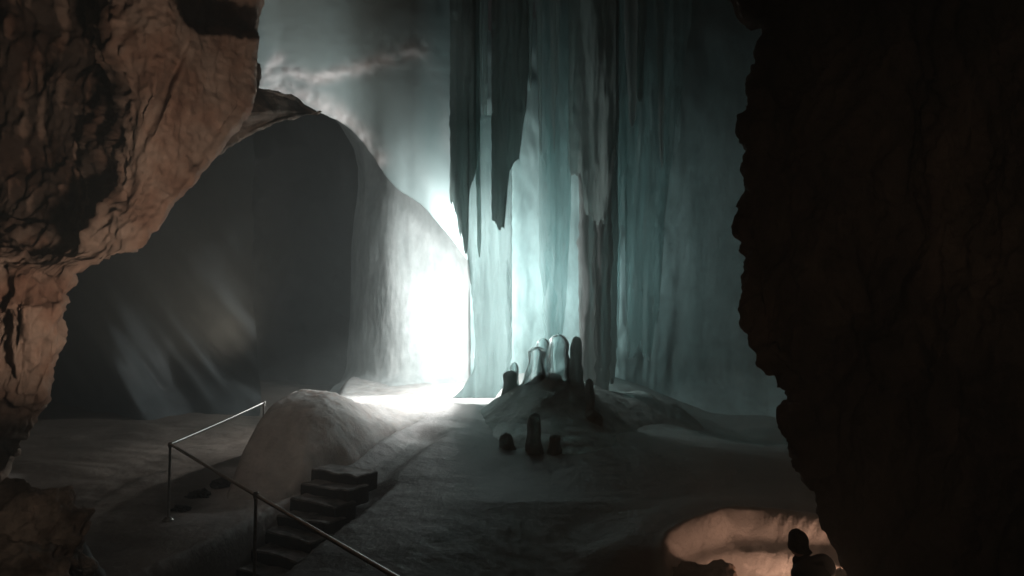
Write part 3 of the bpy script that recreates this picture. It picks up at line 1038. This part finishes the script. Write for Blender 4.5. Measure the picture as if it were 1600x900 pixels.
# ------------------------------------------------------------------ handrail
def build_rail():
    corner = P(266, 694, 10.5)
    near = P(400, 772, 8.02)
    far = P(412, 629, 14.4)
    e0 = near + (near - corner) / np.linalg.norm(near - corner) * 6.2
    root = link(bpy.data.objects.new('handrail', None))
    root.location = tuple(corner - np.array([0, 0, 1.05]))
    tag(root, 'thin metal handrail turning a corner beside the icy stairs', 'handrail')
    off = np.array(root.location)

    def pipe(name, a, b, r):
        t = np.linspace(0, 1, 24)[:, None]
        pts = a + (b - a) * t
        pts[:, 2] -= 0.012 * np.sin(t[:, 0] * math.pi)
        v, f = tube(pts - off, np.full(24, r), 14)
        o = mesh_obj(name, v, f, M['steel'], root)
        return o

    pipe('rail', corner, e0, 0.019)
    pipe('rail', corner, far, 0.019)

    def post(top, lean=0.0):
        zb = float(ground_z(top[0], top[1])) - 0.15
        b = np.array([top[0] + lean, top[1], zb])
        po = pipe('post', b, top - np.array([0, 0, 0.01]), 0.017)
        v, f = tube(np.array([top + np.array([0, 0, -0.045]), top + np.array([0, 0, -0.02]), top + np.array([0, 0, 0.015]), top + np.array([0, 0, 0.026])]) - off,
                    [0.024, 0.030, 0.030, 0.016], 14)
        mesh_obj('clamp', v, f, M['steel'], po)
        g = zb + 0.15
        v, f = tube(np.array([[b[0], b[1], g - 0.05], [b[0], b[1], g + 0.006], [b[0], b[1], g + 0.014], [b[0], b[1], g + 0.05]]) - off, [0.075, 0.075, 0.068, 0.026], 16)
        mesh_obj('base_plate', v, f, M['steel'], po)

    post(corner, -0.03)
    post(near, -0.03)
    post(far)
    post(e0 - (e0 - near) / np.linalg.norm(e0 - near) * 3.0)


build_rail()


# dark edging along the path
def build_edging():
    a, b = np.array([-5.78, 10.25]), np.array([-3.75, 7.6])
    n = 40
    t = np.linspace(0, 1, n)
    pts = np.stack([a[0] + (b[0] - a[0]) * t, a[1] + (b[1] - a[1]) * t, 0 * t], -1)
    pts[:, 2] = ground_z(pts[:, 0], pts[:, 1]) + 0.02
    v, f = tube(pts, np.full(n, 0.10), 8, 0.25, 3.0, 2.0)
    o = mesh_obj('path_edging', v, f, M['timber'])
    tag(o, 'dark edging strip along the near side of the path', 'edging')


build_edging()


# ------------------------------------------------------------------ visitor
def build_person():
    d = 8.3
    head = P(1246, 853, d)
    zg = float(ground_z(head[0], head[1]))
    H = head[2] + 0.13 - zg
    k = min(1.0, H / 1.75)
    root = link(bpy.data.objects.new('person', None))
    root.location = (head[0], head[1], zg)
    tag(root, 'person in a knitted hat and dark padded jacket, silhouetted before the lit hollow', 'person')
    # local axes: faces -X (left in the picture) and a little away; s = sideways
    fwd = np.array([-0.6, 0.8, 0])
    fwd /= np.linalg.norm(fwd)
    sid = np.array([-fwd[1], fwd[0], 0])

    def L(f, s, z):
        return fwd * f * k + sid * s * k + np.array([0, 0, z * k])

    hx = 0.0

    def skinned(name, nodes, edges, mat, sub=2):
        me = bpy.data.meshes.new(name)
        me.from_pydata([tuple(L(*n[:3])) for n in nodes], edges, [])
        o = link(bpy.data.objects.new(name, me), root)
        md = o.modifiers.new('skin', 'SKIN')
        md.use_smooth_shade = True
        for i, n in enumerate(nodes):
            sv = me.skin_vertices[0].data[i]
            r = n[3] * k
            sv.radius = (r, (n[4] if len(n) > 4 else n[3]) * k)
            sv.use_root = (i == 0)
        ms = o.modifiers.new('sub', 'SUBSURF')
        ms.levels = ms.render_levels = sub
        me.materials.append(mat)
        return o

    # trunk sits behind the head because the figure leans forward
    nodes = [(-0.20, 0, 0.93, 0.165), (-0.20, 0, 1.10, 0.17), (-0.19, 0, 1.27, 0.19), (-0.13, -0.03, 1.43, 0.15), (-0.07, -0.01, 1.49, 0.09), (-0.02, 0, 1.56, 0.085),
             (-0.14, 0.19, 1.40, 0.085), (-0.16, 0.27, 1.10, 0.065), (0.03, 0.25, 0.95, 0.05), (0.12, 0.24, 0.93, 0.04),
             (-0.14, -0.22, 1.42, 0.09), (-0.18, -0.27, 1.10, 0.065), (0.0, -0.25, 0.93, 0.05), (0.09, -0.24, 0.91, 0.04),
             (-0.18, 0.10, 0.82, 0.10), (-0.12, 0.11, 0.47, 0.075), (-0.2, 0.11, 0.10, 0.055), (-0.06, 0.12, 0.04, 0.045),
             (-0.18, -0.10, 0.82, 0.10), (-0.15, -0.11, 0.47, 0.075), (-0.24, -0.11, 0.10, 0.055), (-0.10, -0.12, 0.04, 0.045)]
    edges = [(0, 1), (1, 2), (2, 3), (3, 4), (4, 5), (3, 6), (6, 7), (7, 8), (8, 9), (3, 10), (10, 11), (11, 12), (12, 13), (0, 14), (14, 15), (15, 16), (16, 17), (0, 18), (18, 19), (19, 20), (20, 21)]
    skinned('body', nodes, edges, M['jacket'])
    # head with face
    bm = bmesh.new()
    bmesh.ops.create_uvsphere(bm, u_segments=32, v_segments=24, radius=1.0)
    for v in bm.verts:
        x, y, z = v.co          # x = forward
        X, Y, Z = x * 0.096, y * 0.076, z * 0.118
        if z < 0 and x > 0:
            X *= 1 - 0.18 * abs(z)
            Y *= 1 - 0.30 * abs(z)
        face = max(0, x)
        X += face * (0.026 * math.exp(-((y / 0.16) ** 2 + ((z + 0.16) / 0.2) ** 2)))     # nose
        X -= face * 0.010 * (math.exp(-(((abs(y) - 0.38) / 0.18) ** 2 + ((z - 0.08) / 0.14) ** 2)))   # eye sockets
        X += face * 0.007 * math.exp(-((y / 0.3) ** 2 + ((z + 0.5) / 0.09) ** 2))        # lips
        X += face * 0.008 * math.exp(-((y / 0.3) ** 2 + ((z + 0.85) / 0.15) ** 2))       # chin
        ear = math.exp(-(((x + 0.02) / 0.14) ** 2 + ((z + 0.05) / 0.25) ** 2))
        Y += math.copysign(0.016 * ear, y) if abs(y) > 0.6 else 0
        v.co = tuple(L(X + 0.0, Y, 1.625 + Z))
    me = bpy.data.meshes.new('head')
    bm.to_mesh(me)
    bm.free()
    me.materials.append(M['skin'])
    me.polygons.foreach_set('use_smooth', [True] * len(me.polygons))
    link(bpy.data.objects.new('head', me), root)
    # knitted hat with a rolled brim
    prof = [(0.100, 1.575), (0.108, 1.58), (0.113, 1.605), (0.110, 1.635), (0.105, 1.65), (0.107, 1.70), (0.098, 1.735), (0.075, 1.765), (0.04, 1.782), (0.0, 1.788)]
    vs, seg = [], 28
    for r, z in prof:
        for j in range(seg):
            a = 2 * math.pi * j / seg
            rr = r * (1 + 0.02 * math.sin(a * 14))
            vs.append(L(-0.012 + rr * math.cos(a) * 1.0, rr * math.sin(a) * 0.9, z + 0.015 * math.cos(a)))
    mesh_obj('hat', np.array(vs), grid_faces(len(prof), seg, closed=True), M['wool'], root)
    # hood bunched behind the neck
    skinned('hood', [(-0.14, -0.04, 1.46, 0.08), (-0.22, -0.13, 1.53, 0.085), (-0.27, -0.16, 1.45, 0.09), (-0.28, -0.12, 1.34, 0.07), (-0.14, 0.12, 1.46, 0.05), (-0.14, -0.12, 1.44, 0.05)],
            [(0, 1), (1, 2), (2, 3), (0, 4), (0, 5)], M['jacket'])
    # hands: palm and five curled fingers
    for s in (1, -1):
        bx, bz = (0.12, 0.93) if s > 0 else (0.09, 0.91)
        nodes = [(bx, 0.245 * s, bz, 0.030), (bx + 0.06, 0.24 * s, bz - 0.01, 0.030, 0.022)]
        edges = [(0, 1)]
        for j, ln in enumerate((0.034, 0.040, 0.037, 0.029)):
            o = (0.24 + 0.022 * (j - 1.5)) * s
            b = len(nodes)
            nodes += [(bx + 0.085, o, bz - 0.012, 0.010), (bx + 0.085 + ln, o, bz - 0.028, 0.009), (bx + 0.085 + ln * 1.4, o, bz - 0.028 - ln * 0.7, 0.008)]
            edges += [(1, b), (b, b + 1), (b + 1, b + 2)]
        b = len(nodes)
        nodes += [(bx + 0.03, 0.205 * s, bz - 0.005, 0.012), (bx + 0.065, 0.182 * s, bz - 0.02, 0.010), (bx + 0.09, 0.180 * s, bz - 0.035, 0.009)]
        edges += [(0, b), (b, b + 1), (b + 1, b + 2)]
        skinned('hand', nodes, edges, M['skin'], 1)


build_person()


# ------------------------------------------------------------------ mist in the cave air
def build_haze(density=0.026):
    bm = bmesh.new()
    bmesh.ops.create_cube(bm, size=1.0)
    for v in bm.verts:
        v.co = (v.co.x * 44, 14 + v.co.y * 46, 5.0 + v.co.z * 19)
    me = bpy.data.meshes.new('haze')
    bm.to_mesh(me)
    bm.free()
    t = NT('cave mist')
    vol = t.n('ShaderNodeVolumePrincipled')
    vol.inputs['Density'].default_value = density
    vol.inputs['Color'].default_value = (0.80, 0.93, 0.93, 1)
    vol.inputs['Anisotropy'].default_value = 0.5
    t.l(vol.outputs[0], t.out.inputs['Volume'])
    me.materials.append(t.m)
    o = link(bpy.data.objects.new('haze', me))
    tag(o, 'thin cold mist filling the cave air', 'haze', 'stuff')


build_haze()


# ------------------------------------------------------------------ light
def lamp(name, kind, loc, power, col, radius=0.15, target=None, angle=60, blend=0.5):
    li = bpy.data.lights.new(name, kind)
    li.energy = power
    li.color = col
    li.shadow_soft_size = radius
    o = link(bpy.data.objects.new(name, li))
    o.location = tuple(loc)
    if target is not None:
        o.rotation_euler = (Vector(tuple(target)) - Vector(tuple(loc))).to_track_quat('-Z', 'Y').to_euler()
    if kind == 'SPOT':
        li.spot_size = math.radians(angle)
        li.spot_blend = blend
    return o


WHITE = (1.0, 0.985, 0.96)
WARM = (1.0, 0.76, 0.58)
ICY = (0.90, 0.99, 1.0)
lamp('flood_and_fill', 'SPOT', P(784, 450, 18.2), 215, ICY, 0.15, P(880, 400, 20.2), 136, 1.0)
lamp('flood_and_fill', 'SPOT', P(926, 470, 18.9), 65, ICY, 0.15, P(910, 430, 20.4), 150, 1.0)  # added fill, evens out the right part of the ice wall
for py, pw in ((350, 140), (450, 250), (540, 150)):
    lamp('flood_and_fill', 'SPOT', P(757, py, 19.2), pw, WHITE, 0.10, P(650, py, 20.6), 178, 0.35)
lamp('flood_and_fill', 'POINT', P(741, 385, 18.5), 170, WHITE, 0.10)  # added fill, whitens the dome rim
lamp('flood_and_fill', 'POINT', P(772, 490, 18.8), 110, WHITE, 0.12)  # added fill, makes the thin curtain pale from behind
lamp('flood_and_fill', 'POINT', P(745, 560, 18.9), 110, WHITE, 0.10)  # added fill, whitens the floor under the glare
lamp('ledge_fill', 'SPOT', P(757, 420, 19.7), 2600, WHITE, 0.1, P(590, 628, 16.8), 48, 0.8)  # added spot with no fixture, whitens the snow ledge
lamp('dome_fill', 'SPOT', P(705, 590, 18.6), 1500, WHITE, 0.1, P(490, 118, 16), 20, 1.0)  # added spot with no fixture, brightens the ridges of the dome
lamp('rock_lamp', 'SPOT', (-2.4, 7.0, 2.5), 430, (1.0, 0.77, 0.61), 0.2, P(160, 250, 10.5), 84, 0.5)
lamp('bank_fill', 'SPOT', (-2.2, 6.8, 2.7), 85, (1.0, 0.82, 0.68), 0.2, (-3.4, 13.2, 0.75), 40, 1.0)  # added warm fill for the face of the snow bank
lamp('hollow_lamp', 'POINT', (3.80, 9.45, -0.75), 85, (1.0, 0.55, 0.36), 0.1)
lamp('warm_fill', 'SPOT', (-2.6, 4.0, 2.4), 40, (1.0, 0.8, 0.62), 0.2, P(20, 880, 6.6), 44, 1.0)  # added fill aimed at the near boulder
lamp('warm_fill', 'SPOT', (-1.0, -1.5, 3.6), 95, (1.0, 0.8, 0.62), 0.3, (4.2, 6.2, 2.6), 46, 1.0)  # added fill from behind the camera, lifts the right rock wall
lamp('warm_fill', 'POINT', (-0.4, -0.6, 3.8), 9, (1.0, 0.8, 0.62), 0.3)  # added weak overall fill near the camera
lamp('back_lamp', 'SPOT', (-9.6, 14.5, 1.2), 8, (0.82, 0.95, 1.0), 0.2, P(300, 560, 19), 90, 0.8)

w = bpy.data.worlds.new('World')
scene.world = w
w.use_nodes = True
bg = w.node_tree.nodes['Background']
bg.inputs[0].default_value = (0.55, 0.75, 0.78, 1)
bg.inputs[1].default_value = 0.004

# ------------------------------------------------------------------ camera and render settings
cam = bpy.data.cameras.new('camera')
cam.sensor_width = 36
cam.lens = F / 1600 * 36
cam.clip_end = 200
co = link(bpy.data.objects.new('camera', cam))
co.location = (0, 0, EYE)
co.rotation_euler = (math.radians(90), 0, 0)
scene.camera = co

vs = scene.view_settings
scene.display_settings.display_device = 'sRGB'
vs.view_transform = 'Standard'
vs.look = 'None'
vs.exposure = 0
vs.gamma = 1
cy = scene.cycles
cy.use_denoising = True
cy.denoiser = 'OPENIMAGEDENOISE'
cy.max_bounces = 6
cy.diffuse_bounces = 3
cy.use_adaptive_sampling = True
cy.adaptive_threshold = 0.03
cy.glossy_bounces = 3
cy.transmission_bounces = 6
cy.transparent_max_bounces = 12
cy.volume_bounces = 0
cy.sample_clamp_indirect = 4
cy.caustics_reflective = False
cy.caustics_refractive = False
